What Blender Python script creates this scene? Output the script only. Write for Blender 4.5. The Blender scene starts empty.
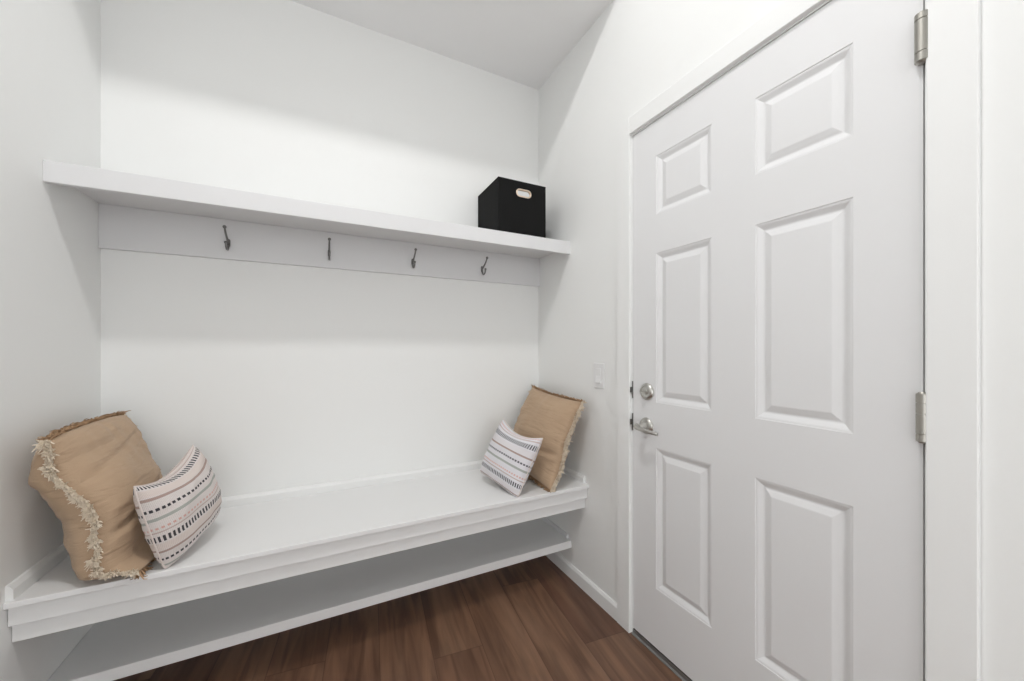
import bpy, bmesh, math, random
from mathutils import Vector, Matrix, noise

random.seed(7)
S = bpy.context.scene
COL = S.collection

# ------------------------------------------------------------------ camera
cam_data = bpy.data.cameras.new('camera')
cam = bpy.data.objects.new('camera', cam_data)
COL.objects.link(cam)
cam_data.sensor_width = 36.0
cam_data.lens = 375.47 / 1024 * 36.0
cam_data.shift_y = 8.4 / 1024
cam_data.clip_start = 0.02
cam.location = (0, 0, 1.1636)
cam.rotation_euler = (math.pi / 2, 0, -0.4669)
S.camera = cam

# ------------------------------------------------------------------ world, lights, exposure
W = bpy.data.worlds.new('world')
S.world = W
W.use_nodes = True
W.node_tree.nodes['Background'].inputs[0].default_value = (0.97, 0.985, 1.0, 1)
W.node_tree.nodes['Background'].inputs[1].default_value = 2.15

def area(name, loc, size, power, color, rot=(0, 0, 0)):
    l = bpy.data.lights.new(name, 'AREA')
    l.shape = 'DISK'
    l.size = size
    l.energy = power
    l.color = color
    o = bpy.data.objects.new(name, l)
    o.location = loc
    o.rotation_euler = rot
    COL.objects.link(o)
    return o

area('hall_lamp', (-0.02, 0.42, 3.34), 0.18, 19.5, (1.0, 0.992, 0.985))

vs = S.view_settings
S.display_settings.display_device = 'sRGB'
vs.view_transform = 'Standard'
vs.look = 'None'
vs.gamma = 1.0
vs.use_curve_mapping = False
vs.exposure = 0.04

# ------------------------------------------------------------------ dimensions (metres)
XL, XR = -0.725, 1.1335          # left / right wall faces
YB, YF = 1.903, -2.4             # alcove back wall, hall end left open for fill light
ZA, ZH = 2.688, 3.40             # alcove soffit, hall ceiling
YS = 1.235                       # front edge of the soffit
DY0, DY1, DZ0, DZ1 = 0.3174, 1.1475, 0.025, 2.032   # door slab
BT = 0.5164                      # bench seat height
BF = 1.431                       # bench front

# ------------------------------------------------------------------ materials
def mat(name, color, rough=0.5, metal=0.0, bump=0.0, bscale=200.0, var=0.0, sheen=0.0, spec=0.5):
    m = bpy.data.materials.new(name)
    m.use_nodes = True
    nt = m.node_tree
    b = nt.nodes['Principled BSDF']
    b.inputs['Base Color'].default_value = (*color, 1)
    b.inputs['Roughness'].default_value = rough
    b.inputs['Metallic'].default_value = metal
    b.inputs['Specular IOR Level'].default_value = spec
    if sheen:
        b.inputs['Sheen Weight'].default_value = sheen
    tc = nt.nodes.new('ShaderNodeTexCoord')
    nz = nt.nodes.new('ShaderNodeTexNoise')
    nz.inputs['Scale'].default_value = bscale
    nz.inputs['Detail'].default_value = 4
    nt.links.new(tc.outputs['Object'], nz.inputs['Vector'])
    if bump:
        bp = nt.nodes.new('ShaderNodeBump')
        bp.inputs['Strength'].default_value = bump
        bp.inputs['Distance'].default_value = 0.002
        nt.links.new(nz.outputs['Fac'], bp.inputs['Height'])
        nt.links.new(bp.outputs['Normal'], b.inputs['Normal'])
    if var:
        mx = nt.nodes.new('ShaderNodeMix')
        mx.data_type = 'RGBA'
        mx.inputs['A'].default_value = (*[c * (1 - var) for c in color], 1)
        mx.inputs['B'].default_value = (*[min(1, c * (1 + var)) for c in color], 1)
        nt.links.new(nz.outputs['Fac'], mx.inputs['Factor'])
        nt.links.new(mx.outputs['Result'], b.inputs['Base Color'])
    return m

M = {}
M['wall'] = mat('wall_paint', (0.875, 0.88, 0.868), 0.75, bump=0.05, bscale=350, spec=0.3)
M['ceiling'] = mat('ceiling_paint', (0.92, 0.92, 0.92), 0.9, bump=0.05, bscale=300, spec=0.2)
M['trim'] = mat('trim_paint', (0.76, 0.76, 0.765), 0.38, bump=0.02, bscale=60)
M['casing'] = mat('casing_paint', (0.873, 0.877, 0.868), 0.55, bump=0.02, bscale=60)
M['bench'] = mat('bench_paint', (0.85, 0.85, 0.845), 0.42, bump=0.03, bscale=80)
M['door'] = mat('door_paint', (0.80, 0.80, 0.805), 0.42, bump=0.02, bscale=120)
M['plastic'] = mat('switch_plastic', (0.83, 0.83, 0.83), 0.3)
M['nickel'] = mat('satin_nickel', (0.55, 0.54, 0.51), 0.28, 1.0, bump=0.02, bscale=400)
M['hook'] = mat('hook_nickel', (0.22, 0.215, 0.21), 0.32, 1.0, bump=0.02, bscale=400)
M['strike'] = mat('dark_metal', (0.16, 0.155, 0.15), 0.4, 1.0, bump=0.02, bscale=300)
M['hinge'] = mat('hinge_metal', (0.42, 0.405, 0.37), 0.35, 1.0, bump=0.03, bscale=500)
M['sill'] = mat('sill_aluminium', (0.30, 0.30, 0.30), 0.45, 0.8, bump=0.05, bscale=200)
M['rubber'] = mat('black_rubber', (0.015, 0.015, 0.017), 0.7, bump=0.05, bscale=200)
M['bin'] = mat('black_bin_fabric', (0.005, 0.005, 0.005), 0.85, bump=0.25, bscale=900, spec=0.25)
M['lining'] = mat('bin_lining', (0.42, 0.27, 0.18), 0.9, bump=0.2, bscale=500, spec=0.2)
M['grommet'] = mat('rose_gold_grommet', (0.92, 0.76, 0.62), 0.3, 1.0, bump=0.01, bscale=100)
M['piping'] = mat('piping_cotton', (0.74, 0.66, 0.62), 0.9, bump=0.3, bscale=900, spec=0.2)
M['fringe_cream'] = mat('cream_fringe', (0.76, 0.66, 0.53), 0.95, var=0.18, bscale=120, spec=0.1)
M['fringe_tan'] = mat('tan_fringe', (0.40, 0.26, 0.155), 0.95, var=0.3, bscale=120, spec=0.1)


class N:
    """small helper for node maths"""
    def __init__(self, nt):
        self.nt = nt
    def m(self, op, a, b=None, c=None):
        n = self.nt.nodes.new('ShaderNodeMath')
        n.operation = op
        for i, v in enumerate((a, b, c)):
            if v is None:
                continue
            if isinstance(v, (int, float)):
                n.inputs[i].default_value = v
            else:
                self.nt.links.new(v, n.inputs[i])
        return n.outputs[0]
    def mix(self, fac, a, b):
        n = self.nt.nodes.new('ShaderNodeMix')
        n.data_type = 'RGBA'
        for k, v in (('Factor', fac), ('A', a), ('B', b)):
            if isinstance(v, tuple):
                n.inputs[k].default_value = (*v, 1)
            elif isinstance(v, (int, float)):
                n.inputs[k].default_value = v
            else:
                self.nt.links.new(v, n.inputs[k])
        return n.outputs['Result']


def linen_mat():
    m = mat('tan_linen', (0.45, 0.305, 0.185), 0.92, spec=0.15, sheen=0.15)
    nt = m.node_tree
    h = N(nt)
    b = nt.nodes['Principled BSDF']
    tc = nt.nodes.new('ShaderNodeTexCoord')
    uv = nt.nodes.new('ShaderNodeSeparateXYZ')
    nt.links.new(tc.outputs['UV'], uv.inputs[0])
    fine = nt.nodes.new('ShaderNodeTexNoise')
    fine.inputs['Scale'].default_value = 700
    nt.links.new(tc.outputs['Object'], fine.inputs['Vector'])
    weave = fine.outputs['Fac']
    big = nt.nodes.new('ShaderNodeTexNoise')
    big.inputs['Scale'].default_value = 9
    big.inputs['Detail'].default_value = 5
    nt.links.new(tc.outputs['Object'], big.inputs['Vector'])
    col = h.mix(big.outputs['Fac'], (0.44, 0.310, 0.205), (0.53, 0.380, 0.256))
    nt.links.new(col, b.inputs['Base Color'])
    st = nt.nodes.new('ShaderNodeMapping')
    st.inputs['Scale'].default_value = (3, 14, 1)
    nt.links.new(tc.outputs['UV'], st.inputs['Vector'])
    wr = nt.nodes.new('ShaderNodeTexNoise')
    wr.inputs['Scale'].default_value = 1.3
    wr.inputs['Detail'].default_value = 3
    wr.inputs['Distortion'].default_value = 1.2
    nt.links.new(st.outputs[0], wr.inputs['Vector'])
    hgt = h.m('ADD', h.m('MULTIPLY', weave, 0.08), wr.outputs['Fac'])
    bp = nt.nodes.new('ShaderNodeBump')
    bp.inputs['Strength'].default_value = 0.55
    bp.inputs['Distance'].default_value = 0.012
    nt.links.new(hgt, bp.inputs['Height'])
    nt.links.new(bp.outputs['Normal'], b.inputs['Normal'])
    return m


def stripe_mat(name, t0, per, bg0, bg1, pink):
    m = mat(name, (0.75, 0.70, 0.68), 0.92, spec=0.15)
    nt = m.node_tree
    h = N(nt)
    b = nt.nodes['Principled BSDF']
    tc = nt.nodes.new('ShaderNodeTexCoord')
    uv = nt.nodes.new('ShaderNodeSeparateXYZ')
    nt.links.new(tc.outputs['UV'], uv.inputs[0])
    u, v = uv.outputs[0], uv.outputs[1]
    t = h.m('SUBTRACT', 1.0, v)
    f = h.m('FRACT', h.m('ADD', h.m('DIVIDE', h.m('SUBTRACT', t, t0), per), 1.5))  # bold row sits at .5
    def band(c, w):
        return h.m('LESS_THAN', h.m('ABSOLUTE', h.m('SUBTRACT', f, c)), w)
    def dash(n, duty):
        return h.m('LESS_THAN', h.m('FRACT', h.m('MULTIPLY', u, n)), duty)
    nz = nt.nodes.new('ShaderNodeTexNoise')
    nz.inputs['Scale'].default_value = 160
    nt.links.new(tc.outputs['UV'], nz.inputs['Vector'])
    col = h.mix(nz.outputs['Fac'], bg0, bg1)
    pk = h.m('LESS_THAN', h.m('ABSOLUTE', h.m('SUBTRACT', f, 0.66)), 0.07)
    col = h.mix(h.m('MULTIPLY', pk, pink), col, (0.74, 0.62, 0.56))
    for c, w, cc, d in ((0.765, 0.022, (0.42, 0.30, 0.26), None),
                        (0.10, 0.028, (0.40, 0.42, 0.38), None),
                        (0.28, 0.022, (0.70, 0.42, 0.36), (26, 0.55)),
                        (0.36, 0.012, (0.55, 0.42, 0.38), None),
                        (0.94, 0.024, (0.018, 0.018, 0.026), (24, 0.62)),
                        (0.50, 0.058, (0.018, 0.018, 0.026), (30, 0.52))):
        k = band(c, w)
        if d:
            k = h.m('MULTIPLY', k, dash(*d))
        col = h.mix(h.m('MULTIPLY', k, 0.92), col, cc)
    nt.links.new(col, b.inputs['Base Color'])
    wv = h.m('SINE', h.m('MULTIPLY', v, 520.0))
    wu = h.m('SINE', h.m('MULTIPLY', u, 520.0))
    bp = nt.nodes.new('ShaderNodeBump')
    bp.inputs['Strength'].default_value = 0.3
    bp.inputs['Distance'].default_value = 0.0015
    nt.links.new(h.m('ADD', wv, wu), bp.inputs['Height'])
    nt.links.new(bp.outputs['Normal'], b.inputs['Normal'])
    return m


def wood_mat():
    m = mat('walnut_planks', (0.1, 0.05, 0.03), 0.42)
    nt = m.node_tree
    h = N(nt)
    b = nt.nodes['Principled BSDF']
    tc = nt.nodes.new('ShaderNodeTexCoord')
    mp = nt.nodes.new('ShaderNodeMapping')
    mp.inputs['Rotation'].default_value = (0, 0, math.radians(6.2))
    nt.links.new(tc.outputs['Object'], mp.inputs['Vector'])
    sp = nt.nodes.new('ShaderNodeSeparateXYZ')
    nt.links.new(mp.outputs[0], sp.inputs[0])
    PW, PL = 0.19, 1.22
    xs = h.m('ADD', h.m('DIVIDE', sp.outputs[0], PW), 10.02)
    ix = h.m('FLOOR', xs)
    fx = h.m('FRACT', xs)
    off = h.m('FRACT', h.m('MULTIPLY', ix, 0.37))
    ys = h.m('ADD', h.m('ADD', h.m('DIVIDE', sp.outputs[1], PL), off), 10.0)
    iy = h.m('FLOOR', ys)
    fy = h.m('FRACT', ys)
    cb = nt.nodes.new('ShaderNodeCombineXYZ')
    nt.links.new(ix, cb.inputs[0])
    nt.links.new(iy, cb.inputs[1])
    wn = nt.nodes.new('ShaderNodeTexWhiteNoise')
    wn.noise_dimensions = '2D'
    nt.links.new(cb.outputs[0], wn.inputs['Vector'])
    # grain
    gv = nt.nodes.new('ShaderNodeCombineXYZ')
    nt.links.new(h.m('MULTIPLY', sp.outputs[0], 26.0), gv.inputs[0])
    nt.links.new(h.m('MULTIPLY', sp.outputs[1], 2.2), gv.inputs[1])
    nt.links.new(h.m('MULTIPLY', wn.outputs['Value'], 37.0), gv.inputs[2])
    g = nt.nodes.new('ShaderNodeTexNoise')
    g.inputs['Scale'].default_value = 1.0
    g.inputs['Detail'].default_value = 6
    g.inputs['Distortion'].default_value = 0.9
    nt.links.new(gv.outputs[0], g.inputs['Vector'])
    g2v = nt.nodes.new('ShaderNodeCombineXYZ')
    nt.links.new(h.m('MULTIPLY', sp.outputs[0], 9.0), g2v.inputs[0])
    nt.links.new(h.m('MULTIPLY', sp.outputs[1], 1.0), g2v.inputs[1])
    nt.links.new(h.m('MULTIPLY', wn.outputs['Value'], 91.0), g2v.inputs[2])
    g2 = nt.nodes.new('ShaderNodeTexNoise')
    g2.inputs['Scale'].default_value = 1.2
    g2.inputs['Detail'].default_value = 3
    nt.links.new(g2v.outputs[0], g2.inputs['Vector'])
    base = h.mix(wn.outputs['Value'], (0.135, 0.062, 0.038), (0.265, 0.145, 0.088))
    ramp = h.m('MULTIPLY', h.m('SUBTRACT', g.outputs['Fac'], 0.36), 3.0)
    ramp.node.use_clamp = True
    dark = h.mix(0.7, base, (0.060, 0.028, 0.017))
    col = h.mix(ramp, dark, base)
    r2 = h.m('MULTIPLY', h.m('SUBTRACT', g2.outputs['Fac'], 0.48), 3.5)
    r2.node.use_clamp = True
    col = h.mix(h.m('MULTIPLY', r2, 0.45), col, (0.36, 0.215, 0.138))
    ex = h.m('LESS_THAN', h.m('MINIMUM', fx, h.m('SUBTRACT', 1.0, fx)), 0.008)
    ey = h.m('LESS_THAN', h.m('MINIMUM', fy, h.m('SUBTRACT', 1.0, fy)), 0.0012)
    edge = h.m('MAXIMUM', ex, ey)
    col = h.mix(h.m('MULTIPLY', edge, 0.5), col, (0.03, 0.013, 0.009))
    nt.links.new(col, b.inputs['Base Color'])
    bp = nt.nodes.new('ShaderNodeBump')
    bp.inputs['Strength'].default_value = 0.15
    bp.inputs['Distance'].default_value = 0.001
    nt.links.new(h.m('SUBTRACT', g.outputs['Fac'], edge), bp.inputs['Height'])
    nt.links.new(bp.outputs['Normal'], b.inputs['Normal'])
    return m

M['linen'] = linen_mat()
M['stripe'] = stripe_mat('striped_cotton', 0.10, 0.475, (0.70, 0.63, 0.60), (0.80, 0.755, 0.735), 0.5)
M['stripe_wide_lit'] = stripe_mat('striped_cotton_wide_lit', 0.22, 0.54, (0.74, 0.72, 0.75), (0.84, 0.83, 0.86), 0.15)  # same cotton; cooler light on the right pillow is put into its whiter base
M['wood'] = wood_mat()

# ------------------------------------------------------------------ helpers
def thing(name, loc, label, cat, group=None, kind=None):
    o = bpy.data.objects.new(name, None)
    o.empty_display_size = 0.05
    o.location = loc
    COL.objects.link(o)
    tag(o, label, cat, group, kind)
    return o

def tag(o, label=None, cat=None, group=None, kind=None):
    for k, v in (('label', label), ('category', cat), ('group', group), ('kind', kind)):
        if v:
            o[k] = v
    return o

def world_loc(o):
    p = Vector((0, 0, 0))
    while o is not None:
        p += Vector(o.location)
        o = o.parent
    return p

def obj(name, bm, m, parent=None, smooth=False, label=None, sharp=None):
    """bm holds world coordinates; the object gets its own origin at its base"""
    co = [v.co for v in bm.verts]
    lo = Vector((min(c.x for c in co), min(c.y for c in co), min(c.z for c in co)))
    hi = Vector((max(c.x for c in co), max(c.y for c in co), max(c.z for c in co)))
    org = Vector(((lo.x + hi.x) / 2, (lo.y + hi.y) / 2, lo.z))
    bmesh.ops.translate(bm, verts=bm.verts, vec=-org)
    me = bpy.data.meshes.new(name)
    bm.to_mesh(me)
    bm.free()
    me.materials.append(m)
    if smooth:
        me.polygons.foreach_set('use_smooth', [True] * len(me.polygons))
        if sharp:
            me.set_sharp_from_angle(angle=math.radians(sharp))
    o = bpy.data.objects.new(name, me)
    COL.objects.link(o)
    if parent is not None:
        o.parent = parent
        o.location = org - world_loc(parent)
    else:
        o.location = org
    if label:
        o['label'] = label
    return o

def box(bm, x0, x1, y0, y1, z0, z1, bev=0.0, seg=2):
    r = bmesh.ops.create_cube(bm, size=1.0)
    vs_ = r['verts']
    for v in vs_:
        v.co = Vector((x0 if v.co.x < 0 else x1, y0 if v.co.y < 0 else y1, z0 if v.co.z < 0 else z1))
    if bev:
        es = list({e for v in vs_ for e in v.link_edges})
        bmesh.ops.bevel(bm, geom=es, offset=bev, segments=seg, profile=0.5, affect='EDGES')
    return bm

def nb():
    return bmesh.new()

def prism(bm, prof, axis, a, b):
    """closed 2-D profile extruded along axis from a to b; profile gives the other two coordinates in xyz order"""
    def P(p, t):
        if axis == 'x':
            return (t, p[0], p[1])
        if axis == 'y':
            return (p[0], t, p[1])
        return (p[0], p[1], t)
    A = [bm.verts.new(P(p, a)) for p in prof]
    B = [bm.verts.new(P(p, b)) for p in prof]
    n = len(prof)
    for i in range(n):
        bm.faces.new((A[i], A[(i + 1) % n], B[(i + 1) % n], B[i]))
    bm.faces.new(A[::-1])
    bm.faces.new(B)
    bmesh.ops.recalc_face_normals(bm, faces=bm.faces)
    return bm

def tube(bm, pts, rad, n=10, cap=True, flat=1.0, closed=False):
    pts = [Vector(p) for p in pts]
    rads = rad if isinstance(rad, (list, tuple)) else [rad] * len(pts)
    rings = []
    up = None
    K = len(pts)
    for i, p in enumerate(pts):
        if closed:
            d = (pts[(i + 1) % K] - pts[i - 1]).normalized()
        else:
            d = (pts[min(i + 1, K - 1)] - pts[max(i - 1, 0)]).normalized()
        if up is None:
            up = Vector((0, 0, 1)) if abs(d.z) < 0.9 else Vector((1, 0, 0))
        s = d.cross(up)
        if s.length < 1e-6:
            s = d.orthogonal()
        s.normalize()
        up = s.cross(d).normalized()
        rings.append([bm.verts.new(p + (s * math.cos(2 * math.pi * k / n) + up * math.sin(2 * math.pi * k / n) * flat) * rads[i]) for k in range(n)])
    R = len(rings)
    for i in range(R if closed else R - 1):
        a, b = rings[i], rings[(i + 1) % R]
        for k in range(n):
            bm.faces.new((a[k], a[(k + 1) % n], b[(k + 1) % n], b[k]))
    if cap and not closed:
        bm.faces.new(rings[0][::-1])
        bm.faces.new(rings[-1])
    return bm

def lathe_x(bm, cx, cy, cz, prof, n=36):
    """profile (depth towards -x, radius) turned about the x axis"""
    rings = []
    for d, r in prof:
        rings.append([bm.verts.new((cx - d, cy + r * math.cos(2 * math.pi * k / n), cz + r * math.sin(2 * math.pi * k / n))) for k in range(n)])
    for a, b in zip(rings, rings[1:]):
        for k in range(n):
            bm.faces.new((a[k], a[(k + 1) % n], b[(k + 1) % n], b[k]))
    bm.faces.new(rings[0][::-1])
    bm.faces.new(rings[-1])
    bmesh.ops.recalc_face_normals(bm, faces=bm.faces)
    return bm

def catmull(pts, k=6):
    pts = [Vector(p) for p in pts]
    out = []
    P = [pts[0] * 2 - pts[1]] + pts + [pts[-1] * 2 - pts[-2]]
    for i in range(1, len(P) - 2):
        a, b, c, d = P[i - 1:i + 3]
        for s in range(k):
            t = s / k
            out.append(0.5 * ((2 * b) + (c - a) * t + (2 * a - 5 * b + 4 * c - d) * t * t + (3 * b - a - 3 * c + d) * t ** 3))
    out.append(pts[-1])
    return out

def struct(name, bm, m, label, cat, **k):
    o = obj(name, bm, m, **k)
    return tag(o, label, cat, None, 'structure')

# ------------------------------------------------------------------ the setting
T = 0.12
struct('floor', box(nb(), XL - T, XR + T, YF, YB + T, -0.1, 0.0), M['wood'],
       'dark walnut plank floor in front of and under the bench', 'floor')
struct('wall_back', box(nb(), XL - T, XR + T, YB, YB + T, 0, ZH), M['wall'],
       'white painted alcove wall behind the bench and the shelf', 'wall')
OP0, OP1, OPZ = -1.90, -1.00, 2.10      # side openings added behind the viewer to let fill light in
bm = nb()
box(bm, XL - T, XL, OP1, YB, 0, ZH)
box(bm, XL - T, XL, YF, OP0, 0, ZH)
box(bm, XL - T, XL, OP0, OP1, OPZ, ZH)
struct('wall_left', bm, M['wall'],
       'white painted wall at the left end of the bench', 'wall')
struct('wall_front', box(nb(), XL - T, XR + T, YF - T, YF, 2.25, ZH), M['wall'],  # unseen; wall stops high so world light enters below as added fill
       'unseen white wall over the wide opening added behind the viewer for fill light', 'wall')
# right wall with the door opening
JB = 0.0295                       # from slab edge to the rough opening (gap + jamb)
oy0, oy1, oz1 = DY0 - JB, DY1 + JB, DZ1 + JB
bm = nb()
box(bm, XR, XR + T, oy1, YB, 0, ZH)
box(bm, XR, XR + T, OP1, oy0, 0, ZH)
box(bm, XR, XR + T, YF, OP0, 0, ZH)
box(bm, XR, XR + T, OP0, OP1, OPZ, ZH)
box(bm, XR, XR + T, oy0, oy1, oz1, ZH)
struct('wall_right', bm, M['wall'], 'white painted wall around the six-panel door', 'wall')
# ceilings: lowered soffit over the alcove, higher hall ceiling in front of it
struct('ceiling', box(nb(), XL, XR, YS, YB, ZA, ZH + 0.05), M['ceiling'],
       'white lowered ceiling over the bench alcove', 'ceiling')
struct('ceiling_hall', box(nb(), XL - T, XR + T, YF, YS, ZH, ZH + 0.1), M['ceiling'],
       'higher white hall ceiling in front of the alcove', 'ceiling')

# door casing, jamb, stop and strikes
G = 0.0025
cw, ct = 0.0702, 0.016
rev = 0.005
ci0, ci1, ciz = DY0 - G - rev, DY1 + G + rev, DZ1 + G + rev
case = thing('trim_1', (XR, (DY0 + DY1) / 2, 0), 'flat white casing and jamb around the six-panel door', 'door casing', None, 'structure')
bm = nb()
box(bm, XR - ct, XR, ci1, ci1 + cw, 0, ciz + cw, 0.0015, 1)
box(bm, XR - ct, XR, ci0 - cw, ci0, 0, ciz + cw, 0.0015, 1)
box(bm, XR - ct, XR, ci0, ci1, ciz, ciz + cw, 0.0015, 1)
obj('casing', bm, M['casing'], case)
bm = nb()
box(bm, XR - 0.001, XR + T, DY1 + G, oy1, 0, oz1)
box(bm, XR - 0.001, XR + T, oy0, DY0 - G, 0, oz1)
box(bm, XR - 0.001, XR + T, DY0 - G, DY1 + G, DZ1 + G, oz1)
box(bm, XR + 0.047, XR + 0.06, DY1 - 0.012, DY1 + G, 0.01, DZ1 + G)
box(bm, XR + 0.047, XR + 0.06, DY0 - G, DY0 + 0.012, 0.01, DZ1 + G)
box(bm, XR + 0.047, XR + 0.06, DY0, DY1, DZ1 - 0.012, DZ1 + G)
obj('jamb', bm, M['casing'], case)
for zc, hh in ((0.997, 0.011), (0.866, 0.011)):
    bm = nb()
    box(bm, XR - 0.004, XR + 0.035, DY1 + 0.0002, DY1 + G + 0.0006, zc - 0.035, zc + 0.035, 0.0004, 1)
    box(bm, XR - 0.0115, XR - 0.001, DY1 + 0.0006, DY1 + G + 0.0047, zc - hh, zc + hh, 0.001, 2)
    obj('strike_plate', bm, M['strike'], case, label='dark metal strike plate let into the white jamb')

# aluminium sill under the door
sill = thing('door_sill', (XR + 0.04, (DY0 + DY1) / 2, 0), 'grey metal threshold strip under the white six-panel door', 'door sill')
bm = nb()
prism(bm, [(XR - 0.008, 0.0005), (XR - 0.008, 0.003), (XR - 0.001, 0.006), (XR + 0.001, 0.0185), (XR + 0.075, 0.0195), (XR + 0.075, 0.0005)], 'y', DY0 - G, DY1 + G)
obj('plate', bm, M['sill'], sill)

# baseboard on the right wall (floor) and the strips round the bench top
def base_prof(x, sgn, z0, z1, t):
    return [(x, z0), (x + sgn * t, z0), (x + sgn * t, z1 - 0.012), (x + sgn * t * 0.45, z1 - 0.001), (x, z1)]
bm = prism(nb(), base_prof(XR, -1, 0.0, 0.068, 0.013), 'y', ci1 + cw, YB)
struct('baseboard_right', bm, M['casing'], 'low white baseboard between the bench and the door casing', 'baseboard')
bm = prism(nb(), base_prof(XL, 1, 0.0, 0.068, 0.013), 'y', OP1, YB - 0.013)
struct('baseboard_left', bm, M['casing'], 'low white baseboard along the left wall under the bench', 'baseboard')
bm = prism(nb(), base_prof(YB, -1, 0.0, 0.068, 0.013), 'x', XL, XR - 0.013)
struct('baseboard_back', bm, M['casing'], 'low white baseboard along the back wall under the bench', 'baseboard')
bm = prism(nb(), base_prof(YB, -1, BT, 0.556, 0.014), 'x', XL, XR)
struct('trim_2', bm, M['casing'], 'thin white strip along the back wall above the bench seat', 'trim')
bm = prism(nb(), base_prof(XL, 1, BT, 0.556, 0.014), 'y', BF + 0.010, YB - 0.014)
struct('trim_3', bm, M['casing'], 'thin white strip along the left wall above the bench seat', 'trim')
bm = prism(nb(), base_prof(XR, -1, BT, 0.550, 0.012), 'y', BF + 0.03, YB - 0.014)
struct('trim_4', bm, M['casing'], 'thin white strip along the right wall behind the fringed pillow', 'trim')

# ------------------------------------------------------------------ bench
bench = thing('bench', ((XL + XR) / 2, (BF + YB) / 2, 0.397), 'white built-in bench seat with stepped front boards spanning the alcove', 'bench')
obj('seat', box(nb(), XL, XR, BF, YB, BT - 0.0165, BT, 0.002, 2), M['bench'], bench)
obj('front_board', box(nb(), XL + 0.001, XR, BF + 0.015, BF + 0.034, 0.447, BT - 0.0165, 0.0015, 2), M['bench'], bench)
obj('apron', box(nb(), XL + 0.001, XR, BF + 0.030, BF + 0.052, 0.397, 0.4475, 0.0015, 2), M['bench'], bench)
obj('cleat', box(nb(), XL + 0.001, XR, YB - 0.02, YB, 0.42, BT - 0.0165, 0.001, 1), M['bench'], bench)

shoe = thing('shoe_shelf', ((XL + XR) / 2, 1.74, 0.148), 'white shelf board low under the bench, just above the floor', 'shelf')
obj('board', box(nb(), XL, XR, 1.572, YB, 0.150, 0.187, 0.002, 2), M['bench'], shoe)
bm = prism(nb(), [(XR, 0.187), (XR - 0.011, 0.187), (XR - 0.011, 0.200), (XR - 0.004, 0.207), (XR, 0.207)], 'y', 1.60, YB)
obj('edge_strip', bm, M['trim'], shoe)

# ------------------------------------------------------------------ upper shelf and hook rail
shelf = thing('wall_shelf', ((XL + XR) / 2, 1.74, 1.6498), 'long thick white shelf high across the alcove, above the hooks', 'shelf')
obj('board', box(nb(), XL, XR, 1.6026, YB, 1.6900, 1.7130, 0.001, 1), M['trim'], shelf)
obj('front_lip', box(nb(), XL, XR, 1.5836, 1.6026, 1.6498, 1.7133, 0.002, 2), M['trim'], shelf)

rail = thing('hook_rail', ((XL + XR) / 2, YB, 1.5296), 'white board under the high shelf carrying four metal coat hooks', 'coat rack')
RF = YB - 0.018
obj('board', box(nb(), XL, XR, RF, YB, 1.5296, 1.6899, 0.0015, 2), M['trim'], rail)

def hook(x):
    z = 1.607
    bm = nb()
    # upper prong: out and up to a ball
    up = catmull([(x, RF - 0.002, z - 0.014), (x, RF - 0.018, z - 0.008), (x, RF - 0.042, z + 0.006), (x, RF - 0.062, z + 0.021), (x, RF - 0.072, z + 0.033)], 6)
    tube(bm, up, [0.0046 - 0.0014 * i / (len(up) - 1) for i in range(len(up))], 10)
    # lower prong: drops, curls forward and up
    lo = catmull([(x, RF - 0.002, z - 0.010), (x, RF - 0.006, z - 0.028), (x, RF - 0.018, z - 0.043), (x, RF - 0.036, z - 0.044), (x, RF - 0.048, z - 0.034), (x, RF - 0.050, z - 0.022)], 6)
    tube(bm, lo, [0.0044 - 0.0010 * i / (len(lo) - 1) for i in range(len(lo))], 10)
    for p, r in ((up[-1], 0.0066), (lo[-1], 0.0060)):
        bmesh.ops.create_uvsphere(bm, u_segments=14, v_segments=10, radius=r, matrix=Matrix.Translation(p))
    h = obj('hook', bm, M['hook'], rail, smooth=True, label='metal double-prong coat hook on the white board')
    bm = nb()
    prof = []
    for k in range(24):
        a = 2 * math.pi * k / 24
        prof.append((x + 0.0058 * math.cos(a), z - 0.012 + (0.010 if math.sin(a) >= 0 else -0.010) + 0.0058 * math.sin(a)))
    A = [bm.verts.new((p[0], RF, p[1])) for p in prof]
    B = [bm.verts.new((p[0], RF - 0.0025, p[1])) for p in prof]
    Cc = [bm.verts.new((x + (p[0] - x) * 0.75, RF - 0.0042, z - 0.012 + (p[1] - z + 0.012) * 0.88)) for p in prof]
    for R0, R1 in ((A, B), (B, Cc)):
        for k in range(24):
            bm.faces.new((R0[k], R0[(k + 1) % 24], R1[(k + 1) % 24], R1[k]))
    bm.faces.new(Cc)
    bmesh.ops.recalc_face_normals(bm, faces=bm.faces)
    obj('base_plate', bm, M['hook'], h, smooth=True, sharp=40)

for hx in (-0.342, 0.026, 0.398, 0.768):
    hook(hx)

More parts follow.
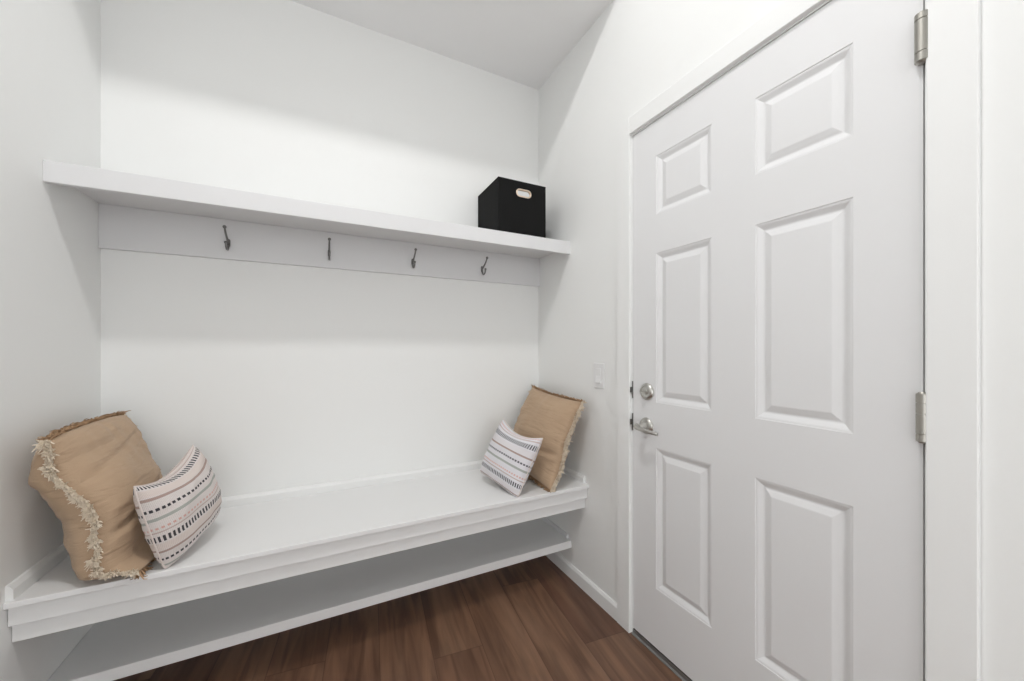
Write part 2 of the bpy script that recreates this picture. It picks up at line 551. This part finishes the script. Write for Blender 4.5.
# ------------------------------------------------------------------ six-panel door
def door_face():
    bm = nb()
    a, b = 0.1178, 0.346
    ys = [DY0, DY0 + a, DY0 + b, DY1 - b, DY1 - a, DY1]
    zs = [DZ0, 0.2512, 0.7858, 0.960, 1.5275, 1.675, 1.898, DZ1]
    def q(*p):
        bm.faces.new([bm.verts.new(c) for c in p])
    prof = [(0, 0), (0.0012, 0.0018), (0.0045, 0.0022), (0.0075, 0.0032), (0.0125, 0.0062), (0.0185, 0.0100), (0.0215, 0.0108), (0.0245, 0.0104), (0.0300, 0.0078), (0.0420, 0.0034), (0.0450, 0.0030)]
    for i in range(5):
        for j in range(7):
            y0, y1, z0, z1 = ys[i], ys[i + 1], zs[j], zs[j + 1]
            if i in (1, 3) and j in (1, 3, 5):
                prev = None
                for d, dep in prof:
                    r = [(XR + dep, y0 + d, z0 + d), (XR + dep, y1 - d, z0 + d), (XR + dep, y1 - d, z1 - d), (XR + dep, y0 + d, z1 - d)]
                    if prev:
                        for k in range(4):
                            q(prev[k], prev[(k + 1) % 4], r[(k + 1) % 4], r[k])
                    prev = r
                q(*prev)
            else:
                q((XR, y0, z0), (XR, y1, z0), (XR, y1, z1), (XR, y0, z1))
    xb = XR + 0.0445
    q((xb, DY0, DZ0), (xb, DY0, DZ1), (xb, DY1, DZ1), (xb, DY1, DZ0))
    q((XR, DY0, DZ0), (xb, DY0, DZ0), (xb, DY1, DZ0), (XR, DY1, DZ0))
    q((XR, DY0, DZ1), (XR, DY1, DZ1), (xb, DY1, DZ1), (xb, DY0, DZ1))
    q((XR, DY0, DZ0), (XR, DY0, DZ1), (xb, DY0, DZ1), (xb, DY0, DZ0))
    q((XR, DY1, DZ0), (xb, DY1, DZ0), (xb, DY1, DZ1), (XR, DY1, DZ1))
    bmesh.ops.remove_doubles(bm, verts=bm.verts, dist=1e-5)
    bmesh.ops.recalc_face_normals(bm, faces=bm.faces)
    return bm

door = thing('door_1', (XR + 0.022, (DY0 + DY1) / 2, 0.0), 'closed white six-panel door with lever handle and exposed hinges', 'door', None, 'structure')
obj('slab', door_face(), M['door'], door)
obj('sweep', box(nb(), XR + 0.001, XR + 0.043, DY0 + 0.001, DY1 - 0.001, 0.0197, DZ0 + 0.0005, 0.0005, 1), M['rubber'], door, label='black rubber strip along the door foot')

# deadbolt
dy, dz = 1.073, 0.9965
bm = lathe_x(nb(), XR, dy, dz, [(0, 0.0335), (0.003, 0.0335), (0.007, 0.0315), (0.0115, 0.0255), (0.0125, 0.022), (0.0105, 0.0205), (0.0105, 0.012), (0.014, 0.0105), (0.0145, 0.006)])
dead = obj('deadbolt', bm, M['nickel'], door, smooth=True, sharp=35, label='round nickel deadbolt plate above the lever')
bm = nb()
box(bm, XR - 0.030, XR - 0.013, dy - 0.0125, dy + 0.0125, dz - 0.0035, dz + 0.0035, 0.003, 3)
obj('thumb_turn', bm, M['nickel'], dead, smooth=True, sharp=50)
# lever handle
ly, lz = 1.076, 0.8625
bm = lathe_x(nb(), XR, ly, lz, [(0, 0.0325), (0.003, 0.0325), (0.006, 0.031), (0.011, 0.024), (0.0125, 0.019), (0.014, 0.0135), (0.040, 0.0105), (0.042, 0.009)])
hd = obj('door_handle', bm, M['nickel'], door, smooth=True, sharp=35, label='nickel lever handle on a round rose')
bm = nb()
pts = catmull([(XR - 0.041, ly + 0.012, lz + 0.002), (XR - 0.050, ly + 0.006, lz), (XR - 0.056, ly - 0.012, lz - 0.002), (XR - 0.055, ly - 0.040, lz - 0.005), (XR - 0.051, ly - 0.070, lz - 0.008), (XR - 0.046, ly - 0.094, lz - 0.011)], 6)
n_ = len(pts)
tube(bm, pts, [0.0095 + 0.0015 * math.sin(math.pi * i / (n_ - 1)) - 0.004 * i / (n_ - 1) for i in range(n_)], 14)
obj('lever', bm, M['nickel'], hd, smooth=True, sharp=60)
# hinges
def hinge(z0, z1, r, cuts):
    ax, ay = XR - r + 0.0012, DY0 - G / 2
    bm = nb()
    n = 20
    edges = [z0 + (z1 - z0) * k for k in cuts]
    for k in range(len(edges) - 1):
        a, b = edges[k] + 0.0009, edges[k + 1] - 0.0009
        for (ra, za, rb, zb) in ((r, a, r, b),):
            lo_ = [bm.verts.new((ax + ra * math.cos(2 * math.pi * i / n), ay + ra * math.sin(2 * math.pi * i / n), za)) for i in range(n)]
            hi_ = [bm.verts.new((ax + rb * math.cos(2 * math.pi * i / n), ay + rb * math.sin(2 * math.pi * i / n), zb)) for i in range(n)]
            for i in range(n):
                bm.faces.new((lo_[i], lo_[(i + 1) % n], hi_[(i + 1) % n], hi_[i]))
            bm.faces.new(lo_[::-1])
            bm.faces.new(hi_)
    h = obj('hinge', bm, M['hinge'], door, smooth=True, sharp=40, label='nickel butt hinge with barrel knuckles')
    bm = nb()
    tube(bm, [(ax, ay, z0 - 0.003), (ax, ay, z0), (ax, ay, z1), (ax, ay, z1 + 0.003)], [r * 0.55, r * 0.78, r * 0.78, r * 0.55], 16)
    obj('pin', bm, M['hinge'], h, smooth=True, sharp=40)
    bm = nb()
    box(bm, XR - 0.0014, XR + 0.0004, DY0 + 0.0002, DY0 + 0.008, z0, z1)
    box(bm, XR - 0.003, XR + 0.03, DY0 - G + 0.0004, DY0 - G + 0.0016, z0, z1)
    obj('leaf', bm, M['hinge'], h)
C5 = [0, 0.2, 0.4, 0.6, 0.8, 1]
hinge(1.766, 1.867, 0.0116, [0, 0.19, 0.86, 1])
hinge(0.969, 1.070, 0.0100, [0, 0.16, 0.58, 0.80, 1])
hinge(0.170, 0.280, 0.0100, C5)

# ------------------------------------------------------------------ light switch
sw = thing('light_switch', (XR, 1.358, 0.983), 'white rocker light switch on the wall beside the door casing', 'light switch')
bm = nb()
box(bm, XR - 0.0055, XR, 1.3215, 1.3945, 0.9835, 1.0985, 0.0025, 2)
obj('plate', bm, M['plastic'], sw)
bm = prism(nb(), [(XR - 0.005, 1.008), (XR - 0.0115, 1.009), (XR - 0.0065, 1.041), (XR - 0.0085, 1.073), (XR - 0.005, 1.074)], 'y', 1.3415, 1.3745)
obj('rocker', bm, M['plastic'], sw)

# ------------------------------------------------------------------ black storage bin
bx0, bx1, by0, by1, bz0, bz1 = 0.7485, 1.0135, 1.630, 1.893, 1.7135, 1.9875
bin_ = thing('storage_bin', ((bx0 + bx1) / 2, (by0 + by1) / 2, bz0), 'black fabric storage bin with an oval metal-ringed handhold on the high shelf', 'storage bin')
gx, gz, gh, gr = 0.887, 1.931, 0.0225, 0.0155      # oval handhold: half straight length, radius
def oval(h, r, n=12):
    out = []
    for k in range(n + 1):
        a = -math.pi / 2 + math.pi * k / n
        out.append((gx + h + r * math.cos(a), gz + r * math.sin(a)))
    for k in range(1, 10):
        out.append((gx + h - 2 * h * k / 10, gz + r))
    for k in range(n + 1):
        a = math.pi / 2 + math.pi * k / n
        out.append((gx - h + r * math.cos(a), gz + r * math.sin(a)))
    for k in range(1, 10):
        out.append((gx - h + 2 * h * k / 10, gz - r))
    return out
def shell(bm, x0, x1, y0, y1, z0, z1, inner):
    """four walls and a floor with the oval opening in the front wall; inner flips to the inside skin"""
    ov = oval(gh, gr)
    n = len(ov)
    V = [bm.verts.new((p[0], y0, p[1])) for p in ov]
    # match the oval to the rectangle outline by angle
    O = []
    for p in ov:
        dx, dz_ = p[0] - gx, p[1] - gz
        tx = ((x1 - gx) / dx) if dx > 1e-9 else (((x0 - gx) / dx) if dx < -1e-9 else 1e9)
        tz = ((z1 - gz) / dz_) if dz_ > 1e-9 else (((z0 - gz) / dz_) if dz_ < -1e-9 else 1e9)
        t = min(tx, tz)
        O.append(bm.verts.new((gx + dx * t, y0, gz + dz_ * t)))
    for k in range(n):
        bm.faces.new((V[k], V[(k + 1) % n], O[(k + 1) % n], O[k]))
        a, b = O[k].co, O[(k + 1) % n].co
        if (abs(a.x - b.x) > 1e-6) and (abs(a.z - b.z) > 1e-6):      # fill the corner
            cxn = a.x if (abs(a.x - x0) < 1e-6 or abs(a.x - x1) < 1e-6) else b.x
            czn = a.z if (abs(a.z - z0) < 1e-6 or abs(a.z - z1) < 1e-6) else b.z
            bm.faces.new((O[k], O[(k + 1) % n], bm.verts.new((cxn, y0, czn))))
    def q(*p):
        bm.faces.new([bm.verts.new(c) for c in p])
    q((x0, y0, z0), (x0, y1, z0), (x0, y1, z1), (x0, y0, z1))
    q((x1, y0, z0), (x1, y1, z0), (x1, y1, z1), (x1, y0, z1))
    q((x0, y1, z0), (x1, y1, z0), (x1, y1, z1), (x0, y1, z1))
    q((x0, y0, z0), (x1, y0, z0), (x1, y1, z0), (x0, y1, z0))
    return ov
bm = nb()
shell(bm, bx0, bx1, by0, by1, bz0, bz1, False)
t_ = 0.005
# rim
ro = [(bx0, by0), (bx1, by0), (bx1, by1), (bx0, by1)]
ri = [(bx0 + t_, by0 + t_), (bx1 - t_, by0 + t_), (bx1 - t_, by1 - t_), (bx0 + t_, by1 - t_)]
for k in range(4):
    a, b, c, d = ro[k], ro[(k + 1) % 4], ri[(k + 1) % 4], ri[k]
    bm.faces.new([bm.verts.new((p[0], p[1], bz1)) for p in (a, b, c, d)])
bmesh.ops.remove_doubles(bm, verts=bm.verts, dist=1e-5)
obj('body', bm, M['bin'], bin_)
bm = nb()
shell(bm, bx0 + t_, bx1 - t_, by0 + t_, by1 - t_, bz0 + t_, bz1 - 0.0005, True)
bmesh.ops.remove_doubles(bm, verts=bm.verts, dist=1e-5)
obj('lining', bm, M['lining'], bin_, label='brown inside lining seen through the handhold')
bm = nb()
RG = [(0.0045, 0.0002), (0.0045, -0.0012), (0.002, -0.0028), (-0.001, -0.0030), (-0.0025, -0.0015), (-0.0030, 0.0075)]
rings = []
for dr, off in RG:
    rings.append([bm.verts.new((p[0], by0 + off, p[1])) for p in oval(gh, gr + dr + 0.0005)])
for a, b in zip(rings, rings[1:]):
    for k in range(len(a)):
        bm.faces.new((a[k], a[(k + 1) % len(a)], b[(k + 1) % len(a)], b[k]))
bmesh.ops.recalc_face_normals(bm, faces=bm.faces)
obj('handle_ring', bm, M['grommet'], bin_, smooth=True, label='pale rose-gold oval ring round the handhold')

# ------------------------------------------------------------------ pillows
def frame(c, U, V):
    U = Vector(U).normalized()
    V = Vector(V)
    V = (V - U * V.dot(U)).normalized()
    return Vector(c), U, V, U.cross(V).normalized()

def lerp_tab(tab, t):
    if t <= tab[0][0]:
        return tab[0][1]
    for (a, x), (b, y) in zip(tab, tab[1:]):
        if t <= b:
            k = (t - a) / (b - a)
            k = k * k * (3 - 2 * k)
            return x + (y - x) * k
    return tab[-1][1]

def pillow_surface(spec):
    c, U, V, Nn = frame(spec['c'], spec['U'], spec['V'])
    su, sv = spec['su'] / 2, spec['sv'] / 2
    seed, wr = spec['seed'], spec['wrinkle']
    zmin = BT + 0.0012
    pu, pv = spec['pinch']
    rnd_c = spec.get('round', 0.0)
    def pos(u, v, side):
        th = spec['th'][0] if side > 0 else spec['th'][1]
        cor = 1 - rnd_c * (u * u * v * v) ** 2          # blunted corners
        x = u * (1 - pu * (1 - v * v) * abs(u)) * su * cor
        y = v * (1 - pv * (1 - u * u) * abs(v)) * sv * cor
        e = max(0.0, (1 - u * u) * (1 - v * v))
        h = th * e ** spec.get('pow', 0.42)
        h *= 1 + spec.get('belly', 0.0) * (-v)
        k = noise.noise(Vector((u * 2.1 + seed, v * 2.1, side * 3.0)))
        h *= 1 + 0.12 * k
        a = noise.noise(Vector((u * 1.3 + seed * 2, v * 6.5, side * 5.0 + 2)))
        b = noise.noise(Vector((u * 6.0, v * 1.4 + seed, side * 5.0 + 7)))
        edge = (abs(u) ** 2) * (1 - v * v)
        edge2 = (abs(v) ** 2) * (1 - u * u)
        h += wr * min(1, e * 6) * (a * (0.25 + edge) + b * 0.6 * (0.15 + edge2))
        for (v0, sl, w, dp, sd) in spec.get('creases', ()):
            if sd in (0, side):
                dd = v - (v0 + sl * u)
                h -= dp * math.exp(-(dd / w) ** 2) * min(1, e * 3)
                h += 0.45 * dp * math.exp(-((abs(dd) - 2.2 * w) / w) ** 2) * min(1, e * 3)
        sway = 0.0
        if 'seam' in spec:
            sway += lerp_tab(spec['seam'], v) * ((1 - u) / 2) ** 1.2
        if 'far_seam' in spec:
            sway += lerp_tab(spec['far_seam'], v) * ((1 + u) / 2) ** 1.2
        p = c + U * x + V * y + Nn * (side * max(h, 0.0) + sway)
        sg = spec.get('sag', 0.0)
        if sg:
            p += V * sg * (1 - u * u) * max(0, v) ** 2
        if p.z < zmin:
            ex = zmin - p.z
            p.z = zmin
            p += Vector((Nn.x, Nn.y, 0)) * side * min(ex, 0.03) * 0.25
        p.x = min(max(p.x, XL + 0.016), XR - 0.014)
        p.y = min(max(p.y, BF - 0.05), YB - 0.016)
        return p
    return pos, (U, V, Nn)

def pillow_body(spec, n=60):
    pos, ax = pillow_surface(spec)
    bm = nb()
    uvl = bm.loops.layers.uv.new('UVMap')
    def rm(i):                       # denser towards the edge
        t = -1 + 2 * i / n
        return math.sin(t * math.pi / 2) * 0.6 + t * 0.4
    g = {}
    for side in (1, -1):
        for i in range(n + 1):
            for j in range(n + 1):
                key = (i, j, side)
                border = i in (0, n) or j in (0, n)
                if border and side == -1:
                    g[key] = g[(i, j, 1)]
                    continue
                g[key] = bm.verts.new(pos(rm(i), rm(j), side))
    for side in (1, -1):
        # cloth coordinates by length along the surface, so a printed pattern is not stretched
        def arc(at):
            acc, out = 0.0, [0.0]
            for k in range(n):
                acc += (at(k + 1) - at(k)).length
                out.append(acc)
            return [q / acc for q in out]
        m2 = n // 2
        ua = arc(lambda k: g[(k, m2, side)].co)
        va = arc(lambda k: g[(m2, k, side)].co)
        for i in range(n):
            for j in range(n):
                ks = [(i, j), (i + 1, j), (i + 1, j + 1), (i, j + 1)]
                if side == -1:
                    ks = ks[::-1]
                f = bm.faces.new([g[(a, b, side)] for a, b in ks])
                for l, (a, b) in zip(f.loops, ks):
                    l[uvl].uv = (ua[a], va[b])
    return bm, pos, ax

def fringe(spec, pos, ax, edge, count, length, rad, freq):
    """frayed threads along one edge: 'u-','u+','v-','v+'"""
    U, V, Nn = ax
    en = {'u-': 1, 'u+': 2, 'v-': 3, 'v+': 4}[edge]
    rnd = random.Random(spec['seed'] * 100 + en)
    out = {'u-': -U, 'u+': U, 'v-': -V, 'v+': V}[edge]
    along = V if edge[0] == 'u' else U
    bm = nb()
    for k in range(count):
        t = -1 + 2 * (k + rnd.random()) / count
        u, v = {'u-': (-1, t), 'u+': (1, t), 'v-': (t, -1), 'v+': (t, 1)}[edge]
        p = pos(u, v, 1) + Nn * rnd.uniform(-0.005, 0.005)
        tw = noise.noise(Vector((t * freq * 0.7, spec['seed'], en + 0.3)))
        tl = noise.noise(Vector((t * freq, spec['seed'], en + 5.3)))
        d = (out * 0.9 + Nn * (rnd.gauss(0, 0.5) + tw * 2.2) + along * (rnd.gauss(0, 0.45) + tl * 1.2)).normalized()
        L = length * max(0.25, 0.85 + 1.4 * tl) * rnd.uniform(0.6, 1.2)
        bend = (Nn * rnd.uniform(-1, 1) + along * rnd.uniform(-1, 1) + Vector((0, 0, -0.6))) * L * 0.5
        pts = [p - out * 0.002, p + d * L * 0.35 + bend * 0.1, p + d * L * 0.7 + bend * 0.45, p + d * L * 0.9 + bend]
        for q in pts:
            q.z = max(q.z, BT + 0.002)
            q.x = min(max(q.x, XL + 0.016), XR - 0.003)
        tube(bm, pts, [rad, rad * 1.15, rad, rad * 0.6], 3, cap=False)
    return bm

def piping(spec, pos, rad):
    pts = []
    n = 40
    for a, b, c, d in ((-1, -1, 1, -1), (1, -1, 1, 1), (1, 1, -1, 1), (-1, 1, -1, -1)):
        for k in range(n):
            t = k / n
            pts.append(pos(a + (c - a) * t, b + (d - b) * t, 1))
    for p in pts:
        p.z = max(p.z, BT + rad + 0.0005)
    bm = nb()
    tube(bm, pts, rad, 8, closed=True)
    return bm

def fringed_pillow(spec, label):
    root = thing('fringed_pillow', (spec['c'][0], spec['c'][1], BT), label, 'pillow', 'tan fringed pillows at the two ends of the bench')
    bm, pos, ax = pillow_body(spec)
    obj('cover', bm, M['linen'], root, smooth=True)
    for e in ('u-', 'u+'):
        obj('fringe', fringe(spec, pos, ax, e, 3400, 0.0115, 0.0016, 26), M['fringe_cream'], root, label='cream frayed fringe along an upright seam')
    for e in ('v-', 'v+'):
        obj('fringe', fringe(spec, pos, ax, e, 1100, 0.0165, 0.0017, 34), M['fringe_tan'], root, label='brown frayed fringe along the top or bottom seam')

def striped_pillow(spec, label, mt):
    root = thing('striped_pillow', (spec['c'][0], spec['c'][1], BT), label, 'pillow', 'small striped pillows leaning on the fringed ones')
    bm, pos, ax = pillow_body(spec)
    obj('cover', bm, mt, root, smooth=True)
    obj('piping', piping(spec, pos, 0.0026), M['piping'], root, smooth=True, label='pale piping round the seam')

fringed_pillow(dict(c=(-0.568, 1.610, 0.726), U=(0.015, 1.0, 0.011), V=(-0.323, -0.01, 0.946), su=0.41, sv=0.435,
                    th=(0.080, 0.112), pinch=(0.05, -0.02), round=0.03, seed=3, wrinkle=0.012, pow=0.36, belly=0.08,
                    seam=((-1, 0.04), (-0.78, -0.028), (-0.35, -0.004), (-0.05, 0.016), (0.6, -0.018), (1, 0.0)),
                    far_seam=((-1, 0.0), (0, -0.02), (1, 0.0)),
                    creases=((-0.18, 0.22, 0.045, 0.016, 1), (0.55, 0.18, 0.04, 0.006, 1))),
               'tan linen pillow with cream fringe slumped in the left corner of the bench')
fringed_pillow(dict(c=(0.988, 1.639, 0.735), U=(-0.053, 0.996, 0.073), V=(0.397, -0.065, 0.916), su=0.426, sv=0.428,
                    th=(0.070, 0.078), pinch=(0.05, 0.05), round=0.0, seed=8, wrinkle=0.009, pow=0.40,
                    seam=((-1, 0.012), (-0.55, 0.024), (0.1, 0.0), (1, 0.0)),
                    creases=((-0.40, -0.12, 0.05, 0.010, -1),)),
               'tan linen pillow with cream fringe leaning on the right wall near the door')
striped_pillow(dict(c=(-0.408, 1.555, 0.672), U=(0.245, 0.953, 0.18), V=(-0.229, -0.208, 0.951), su=0.280, sv=0.282,
                    th=(0.074, 0.050), pinch=(0.0, 0.05), round=0.04, seed=5, wrinkle=0.005, pow=0.40, sag=-0.035),
               'small striped pillow propped against the tan pillow in the left corner', M['stripe'])
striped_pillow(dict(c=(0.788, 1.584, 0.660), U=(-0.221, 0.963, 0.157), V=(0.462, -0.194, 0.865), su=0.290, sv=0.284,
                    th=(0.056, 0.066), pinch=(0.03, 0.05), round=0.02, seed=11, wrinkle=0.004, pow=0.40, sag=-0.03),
               'small striped pillow propped against the tan pillow at the right wall', M['stripe_wide_lit'])
